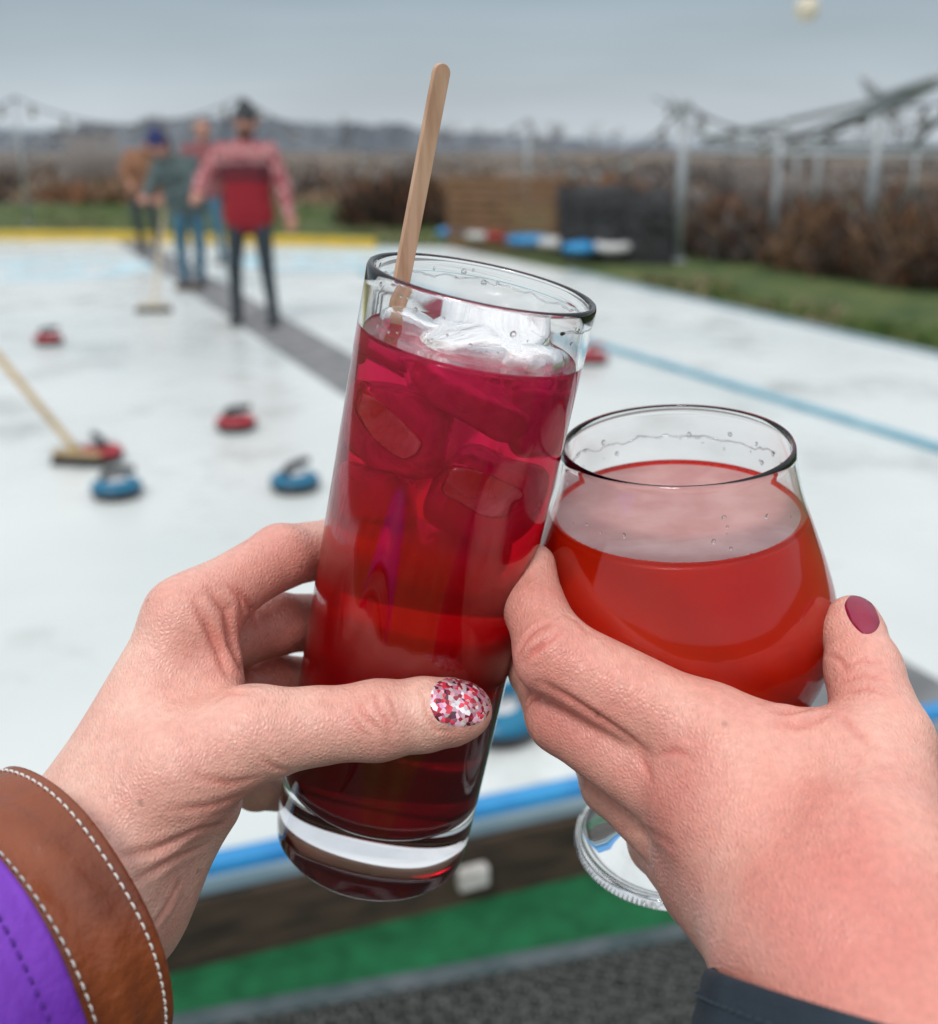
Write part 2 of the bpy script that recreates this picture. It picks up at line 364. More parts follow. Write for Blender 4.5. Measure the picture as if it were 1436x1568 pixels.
rubber=mat('rubber',(.016,.019,.018),(.10,.105,.095),scale=50,rough=.6,detail=8,bump=.4,bscale=200)
sheet('rubber_mat_base',[(*(TA-e3*4),0),(*(TA-e3*4-nn*3),0),(*(TA+e3*5-nn*3),0),(*(TA+e3*5),0)],mat('dark_floor',(.008,.010,.009),(.02,.022,.019),scale=30,rough=.6,detail=8),z=.005)  # near-black base tone under the rubber rings
b=MB(); pit=.044
for i in range(58):
    for j in range(18):
        c2=TA-e3*.35+e3*(i+.5*(j%2))*pit-nn*(.05+j*pit*.87)
        n=10; vs=[]
        for (rr_,zz) in((.0205,.006),(.0205,.018),(.0125,.018),(.0125,.006)):
            vs+=[(c2[0]+rr_*math.cos(2*math.pi*k/n),c2[1]+rr_*math.sin(2*math.pi*k/n),zz) for k in range(n)]
        b.add(vs,[(a*n+k,a*n+(k+1)%n,(a+1)*n+(k+1)%n,(a+1)*n+k) for a in range(3) for k in range(n)],rubber)
b.build('rubber_ring_mat',smooth=False,fix=False)
# ============================================================ STONES
black=mat('black_rubber',(.012,.012,.014),(.025,.025,.03),scale=20,rough=.45)
wht=mat('white_plastic',(.65,.66,.66),(.5,.5,.5),scale=10,rough=.4)
red=mat('red_plastic',(.42,.015,.03),(.30,.01,.02),scale=12,rough=.3)
sblu=mat('blue_plastic',(.0,.16,.29),(.0,.11,.21),scale=12,rough=.3)
def stone(u,v,m,hm,ang=0,s=1.):
    c=G(u,v); b=MB()
    b.lathe([(0,0.001),(.085*s,.001),(.102*s,.010),(.110*s,.026),(.110*s,.046)],c,(0,0,1),black,40)
    b.lathe([(.110*s,.046),(.108*s,.056),(.098*s,.068),(.080*s,.076),(.05*s,.079)],c,(0,0,1),m,40)
    b.lathe([(.05*s,.079),(.045*s,.083),(.0,.085)],c,(0,0,1),wht if m is not red else black,32)
    ca,sa=math.cos(ang),math.sin(ang)
    P=[(-.045,.08),(-.05,.100),(-.035,.114),(0,.118),(.05,.119),(.085,.121)]
    b.tube([c+np.array([x*ca,x*sa,z]) for x,z in P],[.020,.018,.017,.018,.019,.016],hm,10)
    return b.build('curling_stone')
stone(75,527,red,black,.4);stone(362,658,red,black,.3);stone(452,750,sblu,black,.9);stone(180,760,sblu,black,.2);stone(155,706,red,black,2.2);stone(762,1120,sblu,sblu,.6,1.05);stone(907,556,red,red,.6)
# ============================================================ BROOMS
pole=mat('wood_pole',(.55,.40,.20),(.42,.30,.15),scale=8,rough=.5)
def broom(hu,hv,top,name='curling_broom',wd=.26,ang=.2,pm=pole):
    c=G(hu,hv); b=MB(); ax=[np.array([math.cos(ang),math.sin(ang),0]),np.array([-math.sin(ang),math.cos(ang),0]),np.array([0,0,1.])]
    b.box(c+np.array([0,0,.058]),(wd,.06,.024),pm,ax=ax)
    for i in range(26):
        for j in range(4):
            o=ax[0]*(-wd/2+wd*(i+.5)/26)+ax[1]*(-.026+.0175*j); e=o*1.15
            b.tube([c+o+np.array([0,0,.05]),c+e+np.array([rng.normal(0,.003),rng.normal(0,.003),.001])],[.006,.006],black,4)
    top=np.array(top); st=c+np.array([0,0,.06]); b.tube([st,st+(top-st)*.04,top],[.026,.018,.017],pm,10)
    return b.build(name)
broom(122,712,W(-190,320,4.9),wd=.24,ang=-.2)
broom(236,478,W(252,318,11.4),wd=.30,ang=.1,pm=mat('pale_pole',(.6,.52,.38),(.5,.42,.3),rough=.5))
# ============================================================ PEOPLE
face=mat('face_skin',(.50,.26,.19),(.42,.19,.14),scale=20,rough=.5)
eye=mat('eye_dark',(.03,.02,.02),rough=.3)
def person(name,base,yaw,J,mats,H=1.75):
    cy,sy=math.cos(yaw),math.sin(yaw)
    def T(p): 
        p=np.array(p,float); return np.array(base)+np.array([p[0]*cy-p[1]*sy,p[0]*sy+p[1]*cy,p[2]])
    def D_(v): return T(v)-np.array(base)
    S=SDF(.009); mlist=[mats['trouser'],mats['top'],mats['sleeve'],mats['shoe'],face,mats['hat'],mats['hair'],eye]
    def cn(a,b,ra,rb,fl=None): return (T(a),T(b),ra,rb,None if fl is None else (D_((0,1,0)),fl))
    for s in 'LR':
        hp,kn,an=J['hip'+s],J['knee'+s],J['ank'+s]
        S.add([cn(hp,kn,.092,.062),cn(kn,an,.06,.047)],0,.02,.04)
        S.add([cn(an,(an[0],an[1],.05),.045,.045),cn((an[0],an[1]+.04,.045),(an[0]+J.get('toe',(0,-.2))[0],an[1]+J.get('toe',(0,-.2))[1],.035),.044,.034)],3,.02,.01)
    hc=(np.array(J['hipL'])+np.array(J['hipR']))/2; chs=np.array(J['chest']); nk=np.array(J['neck'])
    shL,shR=np.array(J['shL']),np.array(J['shR']); hem=J.get('hem',.0)
    S.add([cn(hc+[-.10,0,hem+.02],hc+[.10,0,hem+.02],.118,.118,1.15),cn(hc+[-.08,0,hem-.05],hc+[.08,0,hem-.05],.108,.108,1.1),cn(hc+[-.05,0,.06],chs+[-.05,0,0],.145,.15,1.2),cn(hc+[.05,0,.06],chs+[.05,0,0],.145,.15,1.2),cn(chs+[-.08,0,0],chs+[.08,0,0],.15,.15,1.25),cn(shL*.9+chs*.1,shR*.9+chs*.1,.085,.085),cn(chs,nk,.13,.07,1.2)],1,.04,.008)
    hd=np.array(J['head']); S.add([cn(nk,hd,.055,.055)],4,.02,.02)
    f=np.array(J.get('look',(0,-1,0)),float); f/=np.linalg.norm(f); rt=np.cross(f,[0,0,1]); rt/=np.linalg.norm(rt); upv=np.cross(rt,f)
    S.add([cn(hd-f*.01+upv*.02,hd-f*.01-upv*.01,.092,.085),cn(hd+f*.03-upv*.05,hd+f*.02-upv*.085,.06,.045)],4,.03,.01)
    S.add([cn(hd+f*.085+upv*.01,hd+f*.11-upv*.025,.011,.017)],4,.01,.01)
    for sgn in(-1,1):
        S.add([cn(hd+rt*sgn*.094+upv*.01,hd+rt*sgn*.09-upv*.03,.018,.012)],4,.01,.008)
        S.add([cn(hd+f*.088+rt*sgn*.034+upv*.012,hd+f*.087+rt*sgn*.03+upv*.012,.012,.012)],7,.002,.002)
    S.add([cn(hd+f*.078+rt*.022-upv*.062,hd+f*.078-rt*.022-upv*.062,.009,.009)],7,.003,.003)
    S.add([cn(hd-f*.035+upv*.03,hd-f*.045-upv*.05,.093,J.get('hairr',.07))],6,.02,.005)
    if J.get('beard'): S.add([cn(hd+f*.05-upv*.085,hd+f*.02-upv*.10,.055,.05)],6,.02,.008)
    if J.get('cap',True): S.add([cn(hd-f*.012+upv*.045,hd-f*.02+upv*.085,.104,.07),cn(hd-f*.03+upv*.13,hd-f*.03+upv*.135,.028,.028)],5,.03,.004)
    for s,sg in(('L',-1),('R',1)):
        sh,el,wr=np.array(J['sh'+s]),np.array(J['el'+s]),np.array(J['wr'+s])
        S.add([cn(sh,el,.075,.062),cn(el,wr,.062,.046)],2,.02,.02)
        d=(wr-el)/np.linalg.norm(wr-el); sd_=np.cross(d,[0,1,0.2]); sd_/=np.linalg.norm(sd_); pn=np.cross(sd_,d)
        pe=wr+d*.085
        S.add([cn(wr+sd_*.015,pe+sd_*.02,.022,.02),cn(wr-sd_*.015,pe-sd_*.02,.022,.02)],4,.02,.01)
        for i in range(4):
            o=sd_*(.030-.020*i); l=[.030,.036,.034,.026][i]
            S.add([cn(pe+o,pe+o+d*l,.0105,.010),cn(pe+o+d*l,pe+o+d*(l+.02)+pn*.022,.010,.009)],4,.006,.003)
        S.add([cn(wr+d*.02+sd_*.02,wr+d*.05+sd_*.048,.013,.012),cn(wr+d*.05+sd_*.048,wr+d*.08+sd_*.05,.012,.010)],4,.006,.004)
    S.run(); return S.mesh(name,mlist)
denim=mat('dark_denim',(.018,.028,.038),(.03,.045,.055),scale=30,rough=.85,bump=.6,bscale=14,bdist=.04)
jeans=mat('blue_jeans',(.035,.12,.19),(.06,.17,.25),scale=14,rough=.85,bump=.6,bscale=14,bdist=.04)
bshoe=mat('dark_shoe',(.02,.022,.025),rough=.5); brboot=mat('brown_boot',(.10,.055,.03),rough=.6)
knit=mat('nordic_knit',(.55,.28,.28),(.28,.03,.05),scale=20,rough=.95,detail=2,lo=.42,hi=.58,bump=.6,bscale=90,bdist=.01,stretch=(1.2,1.2,.8))
sw,nt,b=new_mat('banded_sweater'); L=nt.links; tc=nt.nodes.new('ShaderNodeTexCoord'); sx=nt.nodes.new('ShaderNodeSeparateXYZ'); L.new(tc.outputs['Object'],sx.inputs[0])
n=nt.nodes.new('ShaderNodeTexVoronoi'); n.inputs['Scale'].default_value=30; n.inputs['Randomness'].default_value=.4; L.new(tc.outputs['Object'],n.inputs['Vector'])
ad=nt.nodes.new('ShaderNodeMath'); ad.operation='MULTIPLY_ADD'; ad.inputs[1].default_value=.11; L.new(n.outputs['Distance'],ad.inputs[0]); L.new(sx.outputs[2],ad.inputs[2])
mr=nt.nodes.new('ShaderNodeMapRange'); mr.inputs[1].default_value=.95; mr.inputs[2].default_value=1.85; L.new(ad.outputs[0],mr.inputs[0])
r=nt.nodes.new('ShaderNodeValToRGB'); r.color_ramp.interpolation='CONSTANT'; e=r.color_ramp.elements; e[0].position=0; e[0].color=(.12,.01,.02,1); e[1].position=.12; e[1].color=(.25,.01,.02,1)
for p,c in((.55,(.03,.012,.02)),(.60,(.28,.02,.03)),(.63,(.02,.012,.02)),(.70,(.45,.22,.22)),(.735,(.2,.02,.03)),(.77,(.48,.25,.25)),(.84,(.32,.04,.06)),(.89,(.5,.28,.28))):
    q=e.new(p); q.color=(*c,1)
L.new(mr.outputs[0],r.inputs[0]); L.new(r.outputs[0],b.inputs['Base Color']); b.inputs['Roughness'].default_value=.95
hair=mat('brown_hair',(.06,.03,.02),rough=.8); ghat=mat('charcoal_beanie',(.035,.04,.045),(.06,.065,.07),scale=60,rough=1)
man=dict(hipL=(-.10,0,.92),hipR=(.10,0,.92),kneeL=(-.14,-.02,.49),kneeR=(.13,-.03,.49),ankL=(-.16,.05,.09),ankR=(.17,-.04,.09),chest=(0,0,1.28),neck=(0,0,1.49),head=(.02,-.02,1.655),
 shL=(-.20,0,1.41),shR=(.20,0,1.41),elL=(-.36,0,1.20),wrL=(-.37,-.18,1.10),elR=(.29,.02,1.16),wrR=(.34,-.05,.92),beard=True,look=(-.15,-1,-.15),hem=-.02)
person('man_standing',G(391,497),0,man,dict(trouser=denim,top=sw,sleeve=knit,shoe=bshoe,hat=ghat,hair=hair))
tealj=mat('teal_jacket',(.10,.14,.14),(.05,.075,.08),scale=14,rough=.8,bump=.8,bscale=18,bdist=.04); bhat=mat('blue_beanie',(.02,.02,.10),(.03,.05,.14),scale=40,rough=1)
wom=dict(hipL=(-.09,0,.86),hipR=(.09,0,.86),kneeL=(-.09,-.06,.46),kneeR=(.10,-.02,.46),ankL=(-.08,0,.09),ankR=(.07,.06,.09),chest=(-.07,-.08,1.20),neck=(-.13,-.16,1.37),head=(-.19,-.22,1.48),
 shL=(-.24,-.1,1.28),shR=(.10,-.08,1.30),elL=(-.32,-.2,1.05),wrL=(-.33,-.38,.98),elR=(.10,-.22,1.04),wrR=(-.12,-.40,.96),look=(-.5,-.8,-.5),hairr=.08,toe=(-.05,-.18))
person('woman_leaning',G(297,443),0,wom,dict(trouser=jeans,top=tealj,sleeve=tealj,shoe=brboot,hat=bhat,hair=hair))
tan=mat('tan_coat',(.30,.15,.085),(.22,.10,.055),scale=10,rough=.9,bump=.6,bscale=16,bdist=.04)
ben=dict(hipL=(-.12,0,.86),hipR=(.06,0,.86),kneeL=(-.12,-.04,.47),kneeR=(.12,-.04,.47),ankL=(-.08,0,.09),ankR=(.12,.05,.09),chest=(.05,-.10,1.22),neck=(.16,-.2,1.42),head=(.25,-.24,1.50),
 shL=(-.12,-.08,1.36),shR=(.26,-.12,1.32),elL=(-.22,-.16,1.12),wrL=(-.10,-.34,.98),elR=(.34,-.25,1.10),wrR=(.28,-.42,1.0),look=(.5,-.8,-.3))
person('man_bending',G(228,386),0,ben,dict(trouser=denim,top=tan,sleeve=tan,shoe=bshoe,hat=bhat,hair=hair))
back=dict(man); back.update(dict(beard=False,cap=False,elL=(-.26,0,1.12),wrL=(-.25,-.1,.9)))
pinkj=mat('rose_jacket',(.26,.09,.09),(.20,.06,.07),scale=10,rough=.9)
person('person_background',G(322,402),0,back,dict(trouser=jeans,top=pinkj,sleeve=pinkj,shoe=bshoe,hat=ghat,hair=mat('auburn_hair',(.14,.06,.04),rough=.8)))

# ============================================================ VEGETATION / SURROUNDINGS
def brush(name,clumps,m_list,blade=(.02,.5),mixp=.3,spread=.35):
    V=[];Fs=[];Mi=[]
    for (x,y,z0,rx,ry,h,n) in clumps:
        cm=rng.integers(0,len(m_list))
        for i in range(n):
            a=rng.uniform(0,2*math.pi); q=math.sqrt(rng.uniform(0,1))
            px=x+rx*q*math.cos(a); py=y+ry*q*math.sin(a)
            top=h*(1-.6*q*q)*rng.uniform(.4,1.12); zb=z0+top*rng.uniform(0,.7)
            ln=blade[1]*rng.uniform(.5,1.2)*h
            dx,dy=rng.normal(0,spread,2); dz=rng.uniform(.15,1)
            nrm=math.sqrt(dx*dx+dy*dy+dz*dz); dx,dy,dz=dx/nrm*ln,dy/nrm*ln,dz/nrm*ln
            if zb+dz>z0+top: dz=max(.05,z0+top-zb)
            wd=blade[0]*rng.uniform(.5,1.5); an=rng.uniform(0,math.pi); wx,wy=wd*math.cos(an),wd*math.sin(an)
            o=len(V); V+= [(px-wx,py-wy,zb),(px+wx,py+wy,zb),(px+dx+wx*.4,py+dy+wy*.4,zb+dz),(px+dx-wx*.4,py+dy-wy*.4,zb+dz)]
            Fs.append((o,o+1,o+2,o+3)); Mi.append(rng.integers(0,len(m_list)) if rng.random()<mixp else cm)
    me=bpy.data.meshes.new(name); me.from_pydata(V,[],Fs)
    for m in m_list: me.materials.append(m)
    me.polygons.foreach_set('material_index',Mi); me.update()
    ob=bpy.data.objects.new(name,me); scene.collection.objects.link(ob); return ob
t1=mat('twig_brown',(.13,.075,.04),(.21,.125,.07),scale=2,rough=1); t2=mat('twig_dark',(.030,.020,.016),(.06,.038,.028),scale=2,rough=1)
t3=mat('twig_rust',(.22,.085,.04),(.28,.125,.06),scale=2,rough=1); t4=mat('straw',(.34,.26,.17),(.26,.19,.12),scale=2,rough=1); t5=mat('leaf_green',(.045,.10,.02),(.10,.15,.035),scale=3,rough=1)
t6=mat('twig_grey',(.17,.155,.15),(.12,.11,.105),scale=2,rough=1); t7=mat('twig_haze',(.19,.165,.155),(.24,.215,.205),scale=2,rough=1); t8=mat('straw_haze',(.29,.24,.19),(.22,.18,.145),scale=2,rough=1)  # the two haze materials have distance haze lightened into their base colour
cl=[]
for i in range(70):
    t=rng.uniform(0,1); x=2.9+(7.2-2.9)*t; y=18.6+(9.2-18.6)*t; dp=rng.uniform(0,1.2)
    cl.append((x+.4+dp*.9,y+.2+dp*.45,0,rng.uniform(.3,.7),rng.uniform(.3,.6),rng.uniform(.6,1.1)+.26*t+.12*dp,330))
brush('brown_hedge',cl,[t1,t2,t3,t2,t1,t6],(.018,.42),.3)
cl=[(5.0+rng.normal(0,.9)+i*.3,20+rng.normal(0,1.2)-i*.25,0,.8,.8,rng.uniform(.8,1.35),240) for i in range(24)]
brush('bramble_patch',cl,[t3,t1,t2,t4,t6],(.022,.45))
cl=[]
for i in range(90):
    t=rng.uniform(0,1); p=RA+(CR-RA)*t*.8; off=rng.uniform(.15,1.5)
    cl.append((p[0]+off*.9,p[1]+off*.45,0,.3,.3,rng.uniform(.10,.24),110))
for i in range(150):
    cl.append((rng.uniform(-14,4),rng.uniform(20,33),0,.7,.7,rng.uniform(.12,.3),60))
brush('long_grass',cl,[t5,t5,t4,t5],(.012,.6))
cl=[]
for i in range(130):
    cl.append((rng.uniform(-22,6),rng.uniform(34,44),0,rng.uniform(.5,1.6),.9,rng.uniform(.4,1.3),150))
brush('scrub_band',cl,[t1,t2,t4,t1,t2,t6,t3],(.05,.42),.25,.6)
cl=[(rng.uniform(-45,45),rng.uniform(52,110),0,rng.uniform(2,5),2,rng.uniform(.4,1.5),110) for i in range(120)]
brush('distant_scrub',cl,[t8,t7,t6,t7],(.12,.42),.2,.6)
cl=[(rng.uniform(-2.6,.2),rng.uniform(24,29),0,.9,.7,rng.uniform(.9,1.4),420) for i in range(14)]
brush('dark_shrub',cl,[t2,t2,t1,t2,t3],(.03,.42))
cl=[(rng.uniform(5,24),rng.uniform(25,45),0,rng.uniform(.6,1.5),1.2,rng.uniform(.5,1.4),200) for i in range(60)]
brush('vineyard_scrub',cl,[t6,t7,t6,t1,t2],(.04,.45),.3,.6)
def far_tree(b,x,y,h,m):
    def br(p,d,l,r,lv):
        q=p+d*l; b.tube([p,q],[r,r*.6],m,4,cap=False)
        if lv>0:
            for _ in range(4 if lv>1 else 5):
                nd=d+rng.normal(0,.45,3); nd[2]=abs(nd[2])*.8+.1; nd/=np.linalg.norm(nd); br(p+d*l*rng.uniform(.5,1),nd,l*rng.uniform(.5,.75),r*.5,lv-1)
    br(np.array([x,y,0.]),np.array([0,0,1.]),h*.42,h*.022,3)
hzt=mat('hazy_bark',(.20,.205,.215),(.26,.265,.28),scale=1,rough=1)  # far bark paled: distance haze is part of its base colour
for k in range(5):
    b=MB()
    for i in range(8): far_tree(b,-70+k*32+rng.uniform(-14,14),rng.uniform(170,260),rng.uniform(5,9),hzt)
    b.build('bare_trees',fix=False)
hz=mat('wooded_hill',(.095,.11,.13),(.17,.19,.215),scale=.03,rough=1,detail=8); hz2=mat('hazy_hill',(.30,.34,.38),(.35,.39,.43),scale=.01,rough=1)  # grey-blue of both hills is aerial haze painted into the base colour
def hill(name,y,prof,m,jit):
    b=MB(); xs=np.arange(prof[0][0],prof[-1][0],1.6); hs=np.interp(xs,[p[0] for p in prof],[p[1] for p in prof])
    hs=hs+jit*(.6*rng.normal(0,1,len(xs))+np.convolve(rng.normal(0,1,len(xs)),np.ones(9)/9,'same')*2.2); hs=np.maximum(hs,.3)
    n=len(xs); vs=[(x,y,-1) for x in xs]+[(x,y+18+rng.normal(0,2),h) for x,h in zip(xs,hs)]+[(x,y+160,h*.9) for x,h in zip(xs,hs)]
    b.add(vs,[(k*n+i,k*n+i+1,(k+1)*n+i+1,(k+1)*n+i) for k in(0,1) for i in range(n-1)],m); b.build(name,smooth=False)
def hx(u,y): return (u-718)/FPX*y*1.05
Y=420.
def hh(v,y): return CAMZ+ y/(cp+(784-v)/FPX*sp)*(-sp+(784-v)/FPX*cp)
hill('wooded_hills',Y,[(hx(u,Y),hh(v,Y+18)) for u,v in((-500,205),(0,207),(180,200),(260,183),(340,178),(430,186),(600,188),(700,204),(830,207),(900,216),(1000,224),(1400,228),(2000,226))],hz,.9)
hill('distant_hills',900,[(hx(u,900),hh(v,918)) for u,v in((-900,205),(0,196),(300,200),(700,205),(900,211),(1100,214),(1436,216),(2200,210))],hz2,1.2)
slat=mat('slat_wood',(.27,.15,.08),(.15,.085,.045),scale=6,rough=.85,bump=.4,bscale=30,stretch=(1,1,6))
b=MB(); p,q=xy(G(690,383,0)),xy(G(850,388,0)); dd=(q-p); an=math.atan2(dd[1],dd[0]); Ln=np.linalg.norm(dd)
for i in range(9):
    c=(p+q)/2; b.box((c[0],c[1]+rng.normal(0,.004),.10+i*.130),(Ln,.03,.10),slat,rz=an)
for t in(0,.5,1): c=p+dd*t; b.box((c[0],c[1]+.05,.60),(.09,.07,1.22),slat,rz=an)
b.build('wooden_slat_wall',smooth=False,bevel=.006)
tarp=mat('black_tarp',(.006,.007,.008),(.022,.025,.028),scale=2.5,rough=.6,bump=1,bscale=7,bdist=.15)
b=MB(); P0=xy(G(858,400,0)); P1=xy(G(1030,408,0)); n=26; m_=9
vs=[];
for i in range(n+1):
    t=i/n
    for j in range(m_+1):
        s_=j/m_; base=P0+(P1-P0)*t+np.array([0,1.6*max(0,s_-.45)]); hgt=1.08*min(1,s_/.45)*(1-.10*t)+.07*math.sin(9*t+5*s_)+rng.normal(0,.03)
        vs.append((base[0]+rng.normal(0,.02),base[1]+.22*min(1,s_/.45)+rng.normal(0,.03),max(0,hgt) if s_>0 else 0))
fs=[(i*(m_+1)+j,(i+1)*(m_+1)+j,(i+1)*(m_+1)+j+1,i*(m_+1)+j+1) for i in range(n) for j in range(m_)]
fs.append(tuple(range(m_+1))); fs.append(tuple(n*(m_+1)+j for j in range(m_+1))[::-1])
b.add(vs,fs,tarp); b.build('tarpaulin_stack')
b=MB(); 
for (u,v,m,rx) in((700,378,blue,.28),(735,383,wht,.2),(760,384,red,.16),(810,392,blue,.30),(850,396,wht,.22),(905,398,blue,.34),(935,404,wht,.22),(885,406,blue,.18)):
    c=G(u,v,0.0); tn=[(c[0]+rx*math.cos(a),c[1]+rx*math.sin(a),.24) for a in np.linspace(0,2*math.pi,20)]; b.tube(tn,.075,m,10,cap=False)
c=G(735,383,0); b.tube([(c[0],c[1],.22),(c[0]+.03,c[1],.46),(c[0]-.02,c[1],.56)],[.15,.12,.05],red,10); b.tube([(c[0]+.33,c[1],.22),(c[0]+.36,c[1],.42),(c[0]+.4,c[1],.5)],[.12,.1,.04],red,10)
b.build('inflatable_snow_tubes')
# ---------------------------------------------------------- poles & frames
met=mat('galvanised_metal',(.42,.45,.47),(.32,.35,.37),scale=8,rough=.5,metal=.3); wire=mat('dark_wire',(.11,.12,.14),rough=.6); bulb=mat('bulb_glass',(.35,.36,.36),(.25,.25,.25),scale=10,rough=.2)
def hpt(u,v,y):
    r=F+(u-CW/2)/FPX*R-(v-CH/2)/FPX*U; return CAM+r*(y/r[1])
def pole_at(u,v0,v1,r=.06,name='light_pole',z0=0.,arm=None):
    base=G(u,v1,z0); y=base[1]; top=hpt(u+ (0),v0,y); top[0]=base[0]
    b=MB(); b.tube([base,top],[r,r*.85],met,10); b.tube([base+np.array([0,0,0.0]),base+np.array([0,0,.05])],[r*2,r*2],met,10)
    b.ball(top,r*1.2,met,10)
    if arm:
        for a in arm: b.tube([top+np.array([0,0,-.25]),top+np.array(a)],[r*.6,r*.5],met,8)
    b.build(name); return top
T1=pole_at(1036,160,402,.075,arm=[(-.25,-.1,.12)])
T2=pole_at(1323,150,405,.08,arm=[(-.35,-.1,.28),(.9,-.3,.30)])
T0=pole_at(806,185,330,.06)
T4=pole_at(45,150,345,.04); T5=pole_at(380,150,345,.04)
for u,v0,v1 in((1212,205,330),(1392,215,330),(1180,190,400),(1245,215,335),(1302,330,402)): pole_at(u,v0,v1,.055,name='frame_post')
b=MB()
for a,c in(((1350,152,14.5),(1080,213,22)),((1436,118,12),(1345,150,14.5)),((1350,165,14.5),(1250,215,19)),((1080,215,22),(1460,226,22)),((1325,118,14.5),(1365,165,14.5)),((1436,130,12.5),(1180,225,20)),((1460,160,14),(1395,225,18)),((1060,232,24),(1460,240,24))):
    b.tube([hpt(*a),hpt(*c)],.048,met,8)
b.build('pergola_frame')
def string(A,B,sag,n,name='string_lights'):
    b=MB(); P=[A+(B-A)*t-np.array([0,0,sag*4*t*(1-t)]) for t in np.linspace(0,1,25)]
    b.tube(P,.02,wire,5)
    for i in range(n):
        t=(i+.5)/n; p=A+(B-A)*t-np.array([0,0,sag*4*t*(1-t)]); b.tube([p,p-np.array([0,0,.10])],[.04,.04],wire,8); b.ball(p-np.array([0,0,.17]),.085,bulb,10)
    b.build(name)
string(T1,T2,.45,6); string(T0,T1,1.0,6); string(T2,hpt(1600,60,11),.3,4)
string(T5,T0,1.0,9); string(T4,T5,.55,7); string(hpt(-200,90,20),T4,.5,4); string(hpt(1000,150,30),hpt(1500,175,26),.7,9)
b=MB(); g=hpt(1235,14,6.0); b.ball(g,.062,mat('globe_lamp_glass',(.75,.68,.52),(.6,.55,.45),scale=10,rough=.3),20); b.tube([g+np.array([0,0,.05]),g+np.array([0,0,.13])],[.03,.025],wire,10)
b.tube([g+np.array([-1.6,0,.35]),g+np.array([0,0,.13]),g+np.array([1.6,0,.33])],.006,wire,5); b.build('globe_lamp')
pwood=mat('post_wood',(.26,.23,.21),rough=.9)
b=MB()
for i in range(14): c=G(110+i*6,300+rng.uniform(-4,4),0); b.tube([c,c+np.array([0,0,2.1+rng.normal(0,.1)])],.05,pwood,6)
b.build('vineyard_posts')
b=MB()
for i in range(5):
    c0=G(10+i*22,262,0); b.tube([c0+np.array([1.9*math.cos(a),0,2.3*math.sin(a)]) for a in np.linspace(0,math.pi,14)],.05,met,6)
b.build('polytunnel_hoops')

# ============================================================ HIGHBALL GLASS
glass=glass_mat('clear_glass',1.45)
aH=CV(.195,.909,-.366); topH=W(740,430,.335); LH=.211; botH=topH-aH*LH
hb=empty('highball_glass')
RO=.0353;RI=.0333
b=MB(); b.lathe([(0,.0015),(.026,.0015),(.029,0),(.0325,.001),(.0348,.004),(RO,.009)]+[(RO,s) for s in np.linspace(.03,.205,8)]+[(RO,.2095),(RO-.0004,.2106),(RO-.001,.211),(RI+.0002,.2106),(RI,.2095)]+[(RI,s) for s in np.linspace(.205,.035,8)]+[(.0325,.030),(.030,.0272),(.024,.0258),(0,.0255)],botH,aH,glass,128)
b.build('glass_body',parent=hb)
xH=np.cross(aH,F); xH/=np.linalg.norm(xH)
if xH[0]<0: xH=-xH
yH=np.cross(aH,xH)
if yH@F>0: yH=-yH
liq,nt,bb=new_mat('cocktail_liquid'); L=nt.links
bb.inputs['IOR'].default_value=1.33; bb.inputs['Roughness'].default_value=.05
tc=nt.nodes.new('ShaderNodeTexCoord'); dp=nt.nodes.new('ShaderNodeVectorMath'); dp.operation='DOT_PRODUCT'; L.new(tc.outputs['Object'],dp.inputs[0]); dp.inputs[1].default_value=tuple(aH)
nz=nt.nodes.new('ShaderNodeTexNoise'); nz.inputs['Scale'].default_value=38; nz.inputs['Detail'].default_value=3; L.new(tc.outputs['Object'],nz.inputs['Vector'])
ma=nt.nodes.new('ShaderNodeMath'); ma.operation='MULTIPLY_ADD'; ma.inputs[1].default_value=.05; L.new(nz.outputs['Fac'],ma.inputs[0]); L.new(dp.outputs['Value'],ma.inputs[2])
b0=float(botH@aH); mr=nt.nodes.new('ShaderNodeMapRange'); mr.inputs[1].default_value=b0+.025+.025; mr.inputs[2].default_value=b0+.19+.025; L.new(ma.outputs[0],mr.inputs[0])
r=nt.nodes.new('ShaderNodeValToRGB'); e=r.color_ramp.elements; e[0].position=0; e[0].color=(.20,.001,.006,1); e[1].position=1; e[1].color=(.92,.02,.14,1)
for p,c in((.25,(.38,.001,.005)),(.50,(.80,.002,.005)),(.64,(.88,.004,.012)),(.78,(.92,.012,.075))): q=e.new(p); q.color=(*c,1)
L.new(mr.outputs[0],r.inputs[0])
tr=nt.nodes.new('ShaderNodeMapRange'); tr.inputs[1].default_value=.3; tr.inputs[2].default_value=.8; tr.inputs[3].default_value=.45; tr.inputs[4].default_value=.78; L.new(mr.outputs[0],tr.inputs[0]); L.new(tr.outputs[0],bb.inputs['Transmission Weight'])
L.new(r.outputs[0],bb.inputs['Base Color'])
bb.inputs['Subsurface Weight'].default_value=.3; bb.inputs['Subsurface Radius'].default_value=(1,.1,.2); bb.inputs['Subsurface Scale'].default_value=.008
b=MB(); LV=LH-.0195
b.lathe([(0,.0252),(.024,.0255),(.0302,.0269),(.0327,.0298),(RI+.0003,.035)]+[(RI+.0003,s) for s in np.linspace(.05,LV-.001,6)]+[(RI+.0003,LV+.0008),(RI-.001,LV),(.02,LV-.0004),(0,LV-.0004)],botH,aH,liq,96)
b.build('drink',parent=hb)
